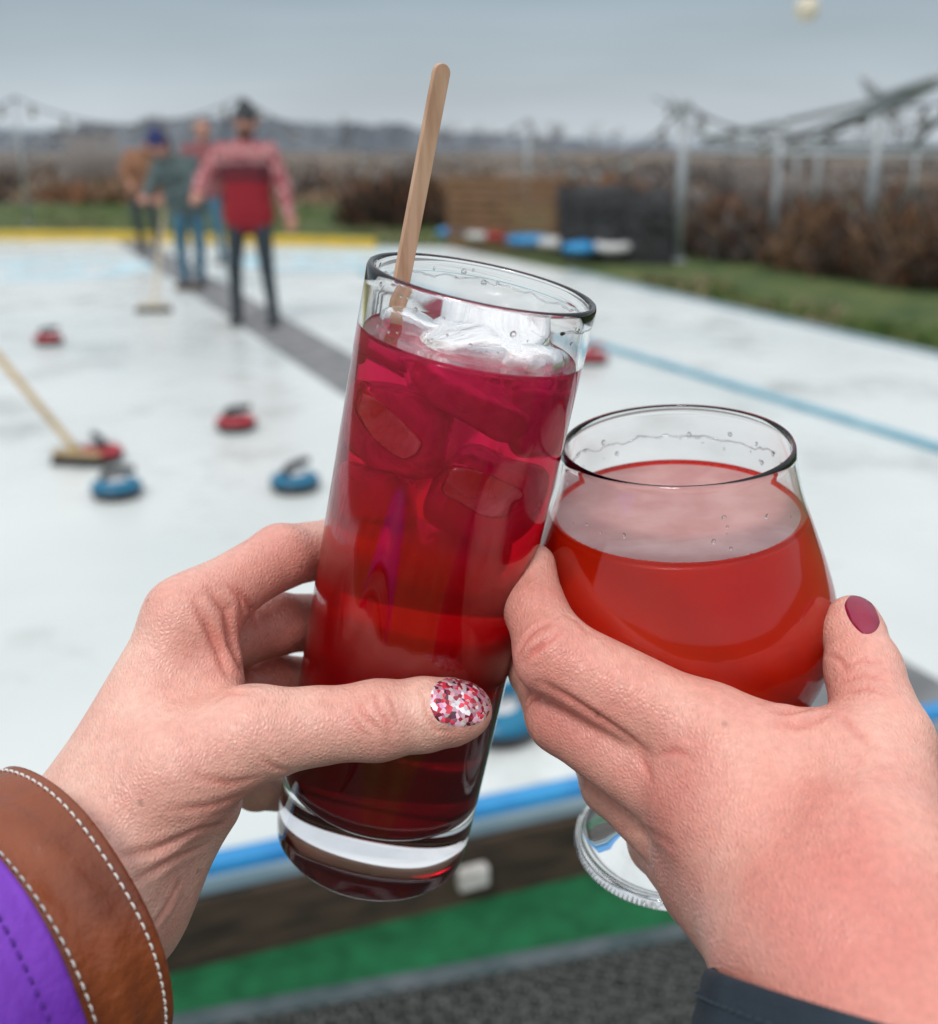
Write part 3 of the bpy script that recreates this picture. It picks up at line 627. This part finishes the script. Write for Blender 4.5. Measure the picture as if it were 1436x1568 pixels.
def ice_material(name,c1,c2,tw0,tw1,ior,bump=.5,rough=.12,sc=75):
    m,nt,bb=new_mat(name); bb.inputs['IOR'].default_value=ior; bb.inputs['Roughness'].default_value=rough
    tc=nt.nodes.new('ShaderNodeTexCoord'); n=nt.nodes.new('ShaderNodeTexNoise'); n.inputs['Scale'].default_value=sc; n.inputs['Detail'].default_value=6; n.inputs['Distortion'].default_value=.8; nt.links.new(tc.outputs['Object'],n.inputs['Vector'])
    bp=nt.nodes.new('ShaderNodeBump'); bp.inputs['Distance'].default_value=.003; bp.inputs['Strength'].default_value=bump; nt.links.new(n.outputs['Fac'],bp.inputs['Height']); nt.links.new(bp.outputs[0],bb.inputs['Normal'])
    r=nt.nodes.new('ShaderNodeValToRGB'); r.color_ramp.elements[0].position=.38; r.color_ramp.elements[0].color=(*c1,1); r.color_ramp.elements[1].position=.68; r.color_ramp.elements[1].color=(*c2,1); nt.links.new(n.outputs['Fac'],r.inputs[0]); nt.links.new(r.outputs[0],bb.inputs['Base Color'])
    mr=nt.nodes.new('ShaderNodeMapRange'); mr.inputs[1].default_value=.42; mr.inputs[2].default_value=.62; mr.inputs[3].default_value=tw0; mr.inputs[4].default_value=tw1; nt.links.new(n.outputs['Fac'],mr.inputs[0]); nt.links.new(mr.outputs[0],bb.inputs['Transmission Weight'])
    return m
icem=ice_material('ice',(1,.95,.96),(1,.97,.98),.97,.6,1.25)
icin=ice_material('ice_submerged',(1,.75,.80),(1,.92,.94),.45,.05,1.25,.6)            # seen through the red liquid
icer=ice_material('ice_on_wall',(.95,.035,.10),(.97,.16,.24),.80,.45,1.35,.35,.06,45)   # pressed against the wall
def ice_cube(lx,ly,s,size,seed,i,m,rmax=RI-.0012,rotz=.35):
    r2=np.random.default_rng(seed); c=botH+aH*s+xH*lx+yH*ly
    me=bpy.data.meshes.new('ice'); bm=bmesh.new(); bmesh.ops.create_cube(bm,size=1)
    bmesh.ops.bevel(bm,geom=bm.edges[:],offset=.26,segments=4,profile=.5,affect='EDGES')
    bmesh.ops.subdivide_edges(bm,edges=[e for e in bm.edges if e.calc_length()>.2],cuts=4,use_grid_fill=True)
    rot=Euler(r2.uniform(-rotz,rotz,3).tolist()).to_matrix()
    for v in bm.verts:
        q=v.co.copy(); q+=Vector(noise.noise_vector(q*1.9+Vector((seed,0,0))))*.10
        q=Vector((q.x*size[0],q.y*size[1],q.z*size[2])); q=rot@q
        v.co=Vector(c)+Vector(xH)*q.x+Vector(yH)*q.y+Vector(aH)*q.z
        rel=np.array(v.co)-botH; h=rel@aH; rad=rel-aH*h; rr=np.linalg.norm(rad)
        if rr>rmax: v.co=Vector(botH+aH*h+rad/rr*rmax)
    bm.to_mesh(me); bm.free(); me.materials.append(m); me.polygons.foreach_set('use_smooth',[True]*len(me.polygons))
    ob=bpy.data.objects.new('ice_cube_%d'%i,me); scene.collection.objects.link(ob); ob.parent=hb
RT=RI+.0006; RN=RI-.0005
for i,(lx,ly,s,z,m,rm_) in enumerate([(.004,.002,.190,(.040,.034,.016),icem,RI-.0012),(.021,.004,.186,(.018,.03,.02),icem,RI-.0012),(-.018,-.008,.187,(.024,.026,.016),icem,RI-.0012),
   (-.015,.017,.166,(.030,.034,.024),icin,RN),(.014,.018,.151,(.030,.030,.026),icin,RN),(.004,.022,.181,(.034,.022,.010),icin,RN),(.024,.010,.175,(.018,.030,.020),icin,RN),(-.019,.016,.143,(.024,.026,.018),icin,RN),(.006,.018,.129,(.032,.026,.014),icin,RN),
   (-.018,.0235,.169,(.020,.028,.011),icer,RT),(.012,.0262,.155,(.021,.026,.012),icer,RT)]):
    ice_cube(lx,ly,s,z,i+3,i+1,m,rm_)
b=MB()
for i in range(40):
    a=rng.uniform(0,2*math.pi); h=LH-rng.uniform(.003,.016); r=rng.uniform(.0002,.0006)
    rad=xH*math.cos(a)+yH*math.sin(a); tn=-xH*math.sin(a)+yH*math.cos(a)
    b.ball(botH+aH*h+rad*(RI-.0001),r,glass,10,sc=(.4,rng.uniform(1,2),rng.uniform(1,2.2)),ax=[rad,tn,aH])
P=[]
for k in range(0,70):
    a=2*math.pi*k/120+math.pi*1.08; h=LH-.0062-.0016*noise.noise(Vector((a*4,0,0)))-.0009*noise.noise(Vector((a*13,3,0)))
    P.append(botH+aH*h+(RI-.0002)*(xH*math.cos(a)+yH*math.sin(a)))
b.tube(P,[.00055*(.6+.8*abs(noise.noise(Vector((k*.5,1,1))))) for k in range(len(P))],glass,6)
b.build('droplets',parent=hb)
# stir stick
sw_=mat('birch_wood',(.62,.40,.27),(.42,.23,.14),scale=220,rough=.6,bump=.4,bscale=500,bdist=.0004,stretch=(1,.15,.12),lo=.4,hi=.62)
A_=W(678,97,.327); B_=W(590,560,.350); dr=(B_-A_); Ls=np.linalg.norm(dr); dr/=Ls; nf=np.cross(dr,CV(.62,.0,-1)); nf/=np.linalg.norm(nf); th=np.cross(dr,nf)
wv=.0027; hv=.0010; n=10
ol=[( wv*math.cos(a), wv-wv*math.sin(a)) for a in np.linspace(0,math.pi,n)]+[(-wv,Ls-wv)]+[(wv*-math.cos(a),Ls-wv+wv*math.sin(a)) for a in np.linspace(0,math.pi,n)]+[(wv,Ls-wv)]
b=MB(); vs=[A_+nf*x+dr*y+th*hv for x,y in ol]+[A_+nf*x+dr*y-th*hv for x,y in ol]; n=len(ol)
b.add(vs,[tuple(range(n)),tuple(range(n,2*n))[::-1]]+[(i,(i+1)%n,(i+1)%n+n,i+n) for i in range(n)],sw_)
b.build('wooden_stir_stick',smooth=False,bevel=.0003)

# ============================================================ TULIP GLASS
aT=CV(-.067,.91,-.409); topT=W(1036,677,.365)
tg=empty('tulip_glass')
prof=[(0,.0378),(.01,.0393),(.0195,.0417),(.03,.0455),(.0416,.0497),(.055,.0537),(.065,.0548),(.078,.0532),(.09,.0485),(.102,.0400),(.112,.029),(.119,.016),(.124,.0075),(.135,.0055),(.146,.0058),(.154,.010),(.159,.022),(.1625,.034),(.1645,.0382)]
ts=np.array([p[0] for p in prof]); rs=np.array([p[1] for p in prof])
def cr_(t):
    i=np.clip(np.searchsorted(ts,t)-1,0,len(ts)-2); t0,t1=ts[i],ts[i+1]; m=lambda j: (rs[min(j+1,len(rs)-1)]-rs[max(j-1,0)])/(ts[min(j+1,len(rs)-1)]-ts[max(j-1,0)])
    h=t1-t0; s=(t-t0)/h; return (2*s**3-3*s**2+1)*rs[i]+(s**3-2*s**2+s)*h*m(i)+(-2*s**3+3*s**2)*rs[i+1]+(s**3-s**2)*h*m(i+1)
wl=.0013
inn=[(0,-.1165),(.010,-.1155),(.0185,-.1135)]+[(cr_(t)-wl,-t+.0006) for t in np.linspace(.110,.001,40)]
outp=[(cr_(t),-t) for t in np.concatenate([np.linspace(.001,.120,44),np.linspace(.122,.1645,22)])]
b=MB(); b.lathe(inn+[(.0369,.0002),(.0374,.0002)]+outp+[(.0378,-.1658),(.03,-.1652),(0,-.164)],topT,aT,glass,128); b.build('glass_body',parent=tg)
cid,nt,bb=new_mat('cider_liquid'); bb.inputs['Transmission Weight'].default_value=.40; bb.inputs['IOR'].default_value=1.33; bb.inputs['Roughness'].default_value=.15; bb.inputs['Specular IOR Level'].default_value=.3
tc=nt.nodes.new('ShaderNodeTexCoord'); n=nt.nodes.new('ShaderNodeTexNoise'); n.inputs['Scale'].default_value=22; nt.links.new(tc.outputs['Object'],n.inputs['Vector']); r=nt.nodes.new('ShaderNodeValToRGB'); r.color_ramp.elements[0].position=.35; r.color_ramp.elements[0].color=(.90,.032,.004,1); r.color_ramp.elements[1].position=.65; r.color_ramp.elements[1].color=(.86,.012,.002,1); nt.links.new(n.outputs['Fac'],r.inputs[0]); nt.links.new(r.outputs[0],bb.inputs['Base Color'])
bb.inputs['Subsurface Weight'].default_value=.4; bb.inputs['Subsurface Radius'].default_value=(1,.1,.05); bb.inputs['Subsurface Scale'].default_value=.01
LT=.0235
b=MB(); b.lathe([(0,-.1170),(.010,-.1160),(.0188,-.1140)]+[(cr_(t)-wl+.0003,-t+.0006) for t in np.linspace(.110,LT,34)]+[(cr_(LT)-.003,-LT-.0006)],topT,aT,cid,96)
foam=mat('cloudy_surface',(.56,.30,.28),(.46,.20,.19),scale=60,rough=.15,bump=.15,bscale=500,bdist=.0004,coords='Object')
b.lathe([(cr_(LT)-.003,-LT-.0006),(.02,-LT-.0008),(0,-LT-.0008)],topT,aT,foam,96)
b.build('cider',parent=tg)
xT=np.cross(aT,F); xT/=np.linalg.norm(xT); xT=xT if xT[0]>0 else -xT; yT=np.cross(aT,xT); yT=yT if yT@F<0 else -yT
b=MB()
for i in range(34):
    a=rng.uniform(math.pi*1.05,math.pi*1.95) if i%3 else rng.uniform(0,math.pi); t=rng.uniform(.009,.021); r=rng.uniform(.0002,.0006)
    rad=xT*math.cos(a)+yT*math.sin(a); tn=-xT*math.sin(a)+yT*math.cos(a)
    b.ball(topT-aT*t+rad*(cr_(t)-wl),r,glass,10,sc=(.4,rng.uniform(1,1.8),rng.uniform(1,2.4)),ax=[rad,tn,aT])
P=[];Rr=[]
for k in range(8,56):
    a=2*math.pi*k/120+math.pi*.98; t=.0125+.003*noise.noise(Vector((a*4,7,0)))+.0015*noise.noise(Vector((a*14,3,0)))
    P.append(topT-aT*t+(cr_(t)-wl-.0001)*(xT*math.cos(a)+yT*math.sin(a))); Rr.append(.0006*(.4+1.2*abs(noise.noise(Vector((k*.4,5,1))))))
b.tube(P,Rr,glass,6)
for i in range(120):
    a=2*math.pi*i/120+rng.normal(0,.02); rad=xT*math.cos(a)+yT*math.sin(a); b.ball(topT-aT*(LT+.0001)+rad*(cr_(LT)-wl-.0006),rng.uniform(.0003,.0006),glass,8)
b.build('droplets',parent=tg)

# ============================================================ HANDS
skA=skin_mat('skin_pale',(.88,.57,.46),(.80,.42,.34),(.66,.19,.15))
skB=skin_mat('skin_rosy',(.86,.49,.39),(.78,.35,.28),(.64,.17,.14))
HA=SDF(.0009)
HA.add(ch((120,1295,.335,93),(278,945,.352,50))+ch((115,1330,.335,98),(300,1010,.378,50))+ch((140,1380,.335,93),(330,1070,.392,46))+ch((165,1420,.338,78),(345,1160,.398,42))
  +ch((112,1372,.318,120),(130,1335,.335,105))+ch((120,1430,.322,105),(170,1395,.338,90)),0,.012,.012)
HA.add(ch((165,1290,.330,103),(270,1180,.332,90),(385,1125,.334,64))+ch((300,1225,.345,70),(195,1375,.342,76)),0,.008,.014)
HA.add(ch((318,935,.362,42),(322,1060,.352,50)),0,.008,.012)
HA.add(ch((278,942,.352,52),(430,852,.378,48),(515,838,.404,44),(612,850,.420,42),(700,868,.415,36)),0,.003,.008)
HA.add(ch((300,1000,.378,48),(425,955,.394,46),(500,952,.414,43),(600,968,.432,41),(690,985,.428,35)),0,.003,.002)
HA.add(ch((330,1070,.392,44),(415,1043,.404,42),(500,1050,.424,40),(590,1070,.440,38),(670,1085,.436,33)),0,.003,.002)
HA.add(ch((345,1165,.398,40),(392,1205,.412,34),(450,1212,.436,32),(530,1215,.450,30)),0,.003,.002)
HA.add(ch((385,1125,.334,64),(480,1112,.337,58),(578,1103,.340,60),(650,1094,.344,55),(695,1090,.3475,49),(714,1088,.349,39)),0,.003,.010)
HA.run()
crA=[([(548,1070),(556,1090),(568,1108),(585,1122)],.0008,.0007),([(572,1056),(580,1080),(592,1104),(600,1128)],.0008,.0007),([(594,1060),(604,1082),(610,1110)],.0005,.0006),([(535,1090),(545,1110),(560,1130)],.0005,.0006),
 ([(322,905),(346,935),(352,985),(372,1030),(395,1052)],.0020,.0015),([(300,925),(318,960),(335,1000),(350,1040)],.0012,.0013),([(365,900),(385,930),(392,960)],.0010,.0012),([(350,895),(366,915),(372,940)],.0006,.0010),
 ([(180,1315),(240,1300),(300,1272),(345,1262)],.0012,.0013),([(205,1350),(260,1318),(320,1292)],.0010,.0011),([(230,1425),(258,1385),(275,1350)],.0012,.0012),([(300,1190),(350,1200),(400,1190)],.0005,.0012),([(260,1240),(320,1235),(380,1215)],.0005,.0012),
 ([(642,1050),(650,1068),(655,1095),(668,1118),(700,1122)],.0007,.0008),([(330,1075),(350,1060),(385,1062)],.0006,.0011),([(400,1160),(420,1175),(445,1182)],.0005,.0009)]
def tp(S,u,v,rad,st):
    p=S.hit(u,v); return (p,rad,st) if p is not None else None
tA=[t for t in [tp(HA,575,1095,.012,.4),tp(HA,700,1115,.010,.35),tp(HA,240,915,.011,.4),tp(HA,430,830,.02,.45),tp(HA,345,960,.02,.45),tp(HA,440,960,.02,.7),tp(HA,350,1200,.02,.22),tp(HA,430,1040,.015,.7),tp(HA,250,1300,.025,.15),tp(HA,480,1080,.012,.15),tp(HA,300,1150,.03,.18)] if t]
handA=empty('hand_holding_highball'); HA.mesh('hand_skin',[skA],crA,tA,parent=handA)
def nail(S,uc,vc,hl,hw,ang,m,parent,off=.0007,n=22):
    ca,sa=math.cos(ang),math.sin(ang); vs=[];fs=[]
    for i in range(n+1):
        for j in range(n+1):
            s=2*i/n-1; t=2*j/n-1
            x=s*math.sqrt(1-t*t*.42); y=t*math.sqrt(1-s*s*.42)
            u=uc+ca*x*hl-sa*y*hw; v=vc+sa*x*hl+ca*y*hw
            k=1.0; p=None
            while p is None and k>.5:
                p=S.hit(uc+(u-uc)*k,vc+(v-vc)*k); k-=.03
            if p is None: p=W(u,v,.345)
            rho=max(abs(s),abs(t)); dirc=(CAM-p)/np.linalg.norm(CAM-p)
            vs.append(p+dirc*(off*(1-rho**8)+.0001))
    for i in range(n):
        for j in range(n): fs.append((i*(n+1)+j,(i+1)*(n+1)+j,(i+1)*(n+1)+j+1,i*(n+1)+j+1))
    me=bpy.data.meshes.new('nail'); me.from_pydata([tuple(v) for v in vs],[],fs); me.materials.append(m); me.polygons.foreach_set('use_smooth',[True]*len(fs))
    ob=bpy.data.objects.new('fingernail',me); scene.collection.objects.link(ob); ob.parent=parent
    return ob
gl,nt,bb=new_mat('glitter_polish'); L=nt.links; tc=nt.nodes.new('ShaderNodeTexCoord'); vo=nt.nodes.new('ShaderNodeTexVoronoi'); vo.inputs['Scale'].default_value=760; L.new(tc.outputs['Object'],vo.inputs['Vector'])
sc=nt.nodes.new('ShaderNodeSeparateColor'); L.new(vo.outputs['Color'],sc.inputs[0])
r=nt.nodes.new('ShaderNodeValToRGB'); r.color_ramp.interpolation='CONSTANT'; e=r.color_ramp.elements; e[0].position=0; e[0].color=(.40,.02,.05,1); e[1].position=.14; e[1].color=(.80,.05,.09,1)
for p,c in((.34,(.92,.55,.68)),(.50,(.95,.95,.98)),(.66,(.12,.04,.07)),(.73,(.85,.40,.68)),(.84,(.80,.60,.66)),(.92,(.98,.96,.98))): q=e.new(p); q.color=(*c,1)
L.new(sc.outputs[0],r.inputs[0]); L.new(r.outputs[0],bb.inputs['Base Color']); bb.inputs['Metallic'].default_value=.4; bb.inputs['Roughness'].default_value=.22; bb.inputs['Coat Weight'].default_value=.8
ge=nt.nodes.new('ShaderNodeNewGeometry'); v1=nt.nodes.new('ShaderNodeVectorMath'); v1.operation='SUBTRACT'; L.new(vo.outputs['Color'],v1.inputs[0]); v1.inputs[1].default_value=(.5,.5,.4)
v2=nt.nodes.new('ShaderNodeVectorMath'); v2.operation='SCALE'; v2.inputs['Scale'].default_value=.9; L.new(v1.outputs[0],v2.inputs[0]); v3=nt.nodes.new('ShaderNodeVectorMath'); v3.operation='ADD'; L.new(v2.outputs[0],v3.inputs[0]); L.new(ge.outputs['Normal'],v3.inputs[1]); v4=nt.nodes.new('ShaderNodeVectorMath'); v4.operation='NORMALIZE'; L.new(v3.outputs[0],v4.inputs[0]); L.new(v4.outputs[0],bb.inputs['Normal'])
nail(HA,705,1074,47,39,-.03,gl,handA)

HB=SDF(.0009)
HB.add(ch((1065,1118,.332,70),(1290,1400,.292,106))+ch((1060,1222,.328,76),(1250,1430,.290,108))+ch((1078,1305,.336,76),(1225,1440,.294,104))+ch((1092,1352,.344,80),(1230,1460,.298,118))
  +ch((1130,1135,.327,66),(1262,1165,.320,74))+ch((1250,1460,.288,145),(1350,1650,.258,172))+ch((1370,1400,.282,118),(1430,1650,.258,170))+ch((1300,1430,.282,136),(1335,1380,.285,126)),0,.012,.014)
HB.add(ch((1335,1290,.298,120),(1350,1140,.324,76),(1322,1025,.346,55),(1306,966,.357,44),(1304,948,.360,36)),0,.004,.012)
HB.add(ch((1065,1116,.332,70),(850,1004,.342,62),(818,930,.353,46),(817,866,.362,34)),0,.003,.005)
HB.add(ch((1060,1222,.334,76),(866,1094,.354,60),(826,1026,.378,46),(840,960,.392,38)),0,.003,.003)
HB.add(ch((1078,1305,.342,74),(940,1198,.372,50),(905,1120,.392,44),(930,1060,.42,38)),0,.003,.003)
HB.add(ch((1092,1352,.348,78),(1010,1292,.378,46),(975,1230,.400,38)),0,.003,.003)
HB.run()
crB=[([(792,1000),(805,978),(822,962),(840,955)],.0010,.0009),([(800,1018),(815,998),(835,985)],.0006,.0008),([(862,940),(885,952),(905,975)],.0005,.0009),([(815,1000),(840,980),(862,965)],.0005,.0009),([(830,1045),(870,1068),(920,1100),(965,1130),(1000,1160)],.0014,.0014),
 ([(975,1150),(990,1175),(1000,1200)],.0005,.0012),([(1010,1155),(1035,1150),(1060,1160)],.0004,.0010),([(1195,1090),(1230,1085),(1262,1062)],.0014,.0015),([(1180,1110),(1230,1110),(1275,1090)],.0006,.0014),([(1262,1000),(1285,1010),(1300,1030)],.0005,.0008),([(1290,1020),(1320,1010),(1350,1018)],.0006,.0008),([(1285,1045),(1320,1035),(1362,1042)],.0006,.0008),([(1290,1062),(1325,1055),(1365,1065)],.0004,.0008),
 ([(930,1270),(990,1270),(1040,1300)],.0004,.0012),([(1275,1090),(1310,1120),(1340,1150)],.0006,.0014),([(800,1090),(815,1070),(835,1062)],.0006,.0008)]
tB=[t for t in [tp(HB,830,990,.014,.5),tp(HB,820,900,.012,.5),tp(HB,1040,1160,.02,.35),tp(HB,1010,1240,.018,.3),tp(HB,1320,1030,.014,.35),tp(HB,1230,1100,.015,.35),tp(HB,850,1100,.016,.6),tp(HB,1250,1430,.035,.45),tp(HB,1390,1400,.03,.35),tp(HB,950,1060,.012,.2)] if t]
handB=empty('hand_holding_tulip_glass'); HB.mesh('hand_skin',[skB],crB,tB,parent=handB)
rn=mat('magenta_polish',(.30,.01,.05),(.26,.01,.045),scale=50,rough=.15)
nail(HB,1320,940,33,21,1.0,rn,handB)

# ============================================================ SLEEVES
leather=mat('brown_leather',(.34,.085,.024),(.16,.036,.013),scale=22,rough=.34,bump=.9,bscale=190,bdist=.0011,detail=9)
thread=mat('white_thread',(.75,.72,.68),rough=.8)
purple=mat('purple_fabric',(.22,.045,.54),(.15,.025,.42),scale=30,rough=.5,bump=.8,bscale=60,bdist=.003)
navy=mat('navy_cloth',(.010,.020,.032),(.02,.035,.05),scale=50,rough=.85,bump=.6,bscale=900,bdist=.0006)
def sleeve(b,c,a,r0,secs,m,thick=.0022,wr=0,seed=0,n=96,ell=1.):
    r2=np.random.default_rng(seed); x=np.cross(a,F); x/=np.linalg.norm(x); y=np.cross(a,x); ph=r2.uniform(0,6,4)
    def pt(s,f,k,o):
        t=2*math.pi*k/n; fr=min(1,s/.012); rr=(r0*f+o)*(1+wr*(math.sin(3*t+ph[0]+s*60)*.5+math.sin(7*t+ph[1]+s*130)*.25)+wr*.5*fr*math.sin(s*520+2*math.sin(2*t+ph[2]))); return c-a*s+rr*(x*math.cos(t)+y*ell*math.sin(t))
    prof=[(s,f,0) for s,f in secs][::-1]+[(secs[0][0]-.0008,secs[0][1],-thick/2)]+[(s,f,-thick) for s,f in secs]
    vs=[pt(s,f,k,o) for s,f,o in prof for k in range(n)]
    b.add(vs,[(i*n+k,i*n+(k+1)%n,(i+1)*n+(k+1)%n,(i+1)*n+k) for i in range(len(prof)-1) for k in range(n)],m)
    return pt
aS=CV(.62,.31,.72); cS=W(112,1392,.318)
secs=[(s,1+1.5*s) for s in np.concatenate([[0,.001,.002],np.linspace(.004,.034,16)])]
b=MB(); pt=sleeve(b,cS,aS,.0445,secs,leather,.0028,.024,3)
def stitches(b,pt,s,f,m,n=96,step=1.0,ln=.62,off=.0004,r=.00033):
    for k in range(n):
        t0=k*step; P=[pt(s,f,t0+ln*q,off-(.0006 if q in(0,1) else 0)) for q in(0,.2,.5,.8,1)]
        b.tube(P,r,m,6)
stitches(b,pt,.0030,1+1.5*.003,thread); stitches(b,pt,.0232,1+1.5*.0232,thread)
b.build('leather_cuff',fix=False)
b=MB(); pt2=sleeve(b,cS-aS*.0262,aS,.0500,[(s,1+1.9*s) for s in np.concatenate([[0,.001,.003],np.linspace(.006,.10,30)])],purple,.003,.03,5); stitches(b,pt2,.008,1+1.9*.008,mat('purple_thread',(.1,.02,.3),rough=.8)); b.build('purple_jacket_sleeve',fix=False)
aN=CV(.26,.966,.30); cN=W(1357,1562,.268)
b=MB(); pt3=sleeve(b,cN,aN,.0440,[(0,1),(.002,1.012),(.008,1.02),(.02,1.03),(.04,1.05),(.08,1.08)],navy,.003,.02,9); stitches(b,pt3,.006,1.02,mat('navy_thread',(.03,.05,.07),rough=.8)); b.build('navy_jacket_sleeve',fix=False)
print("DONE")
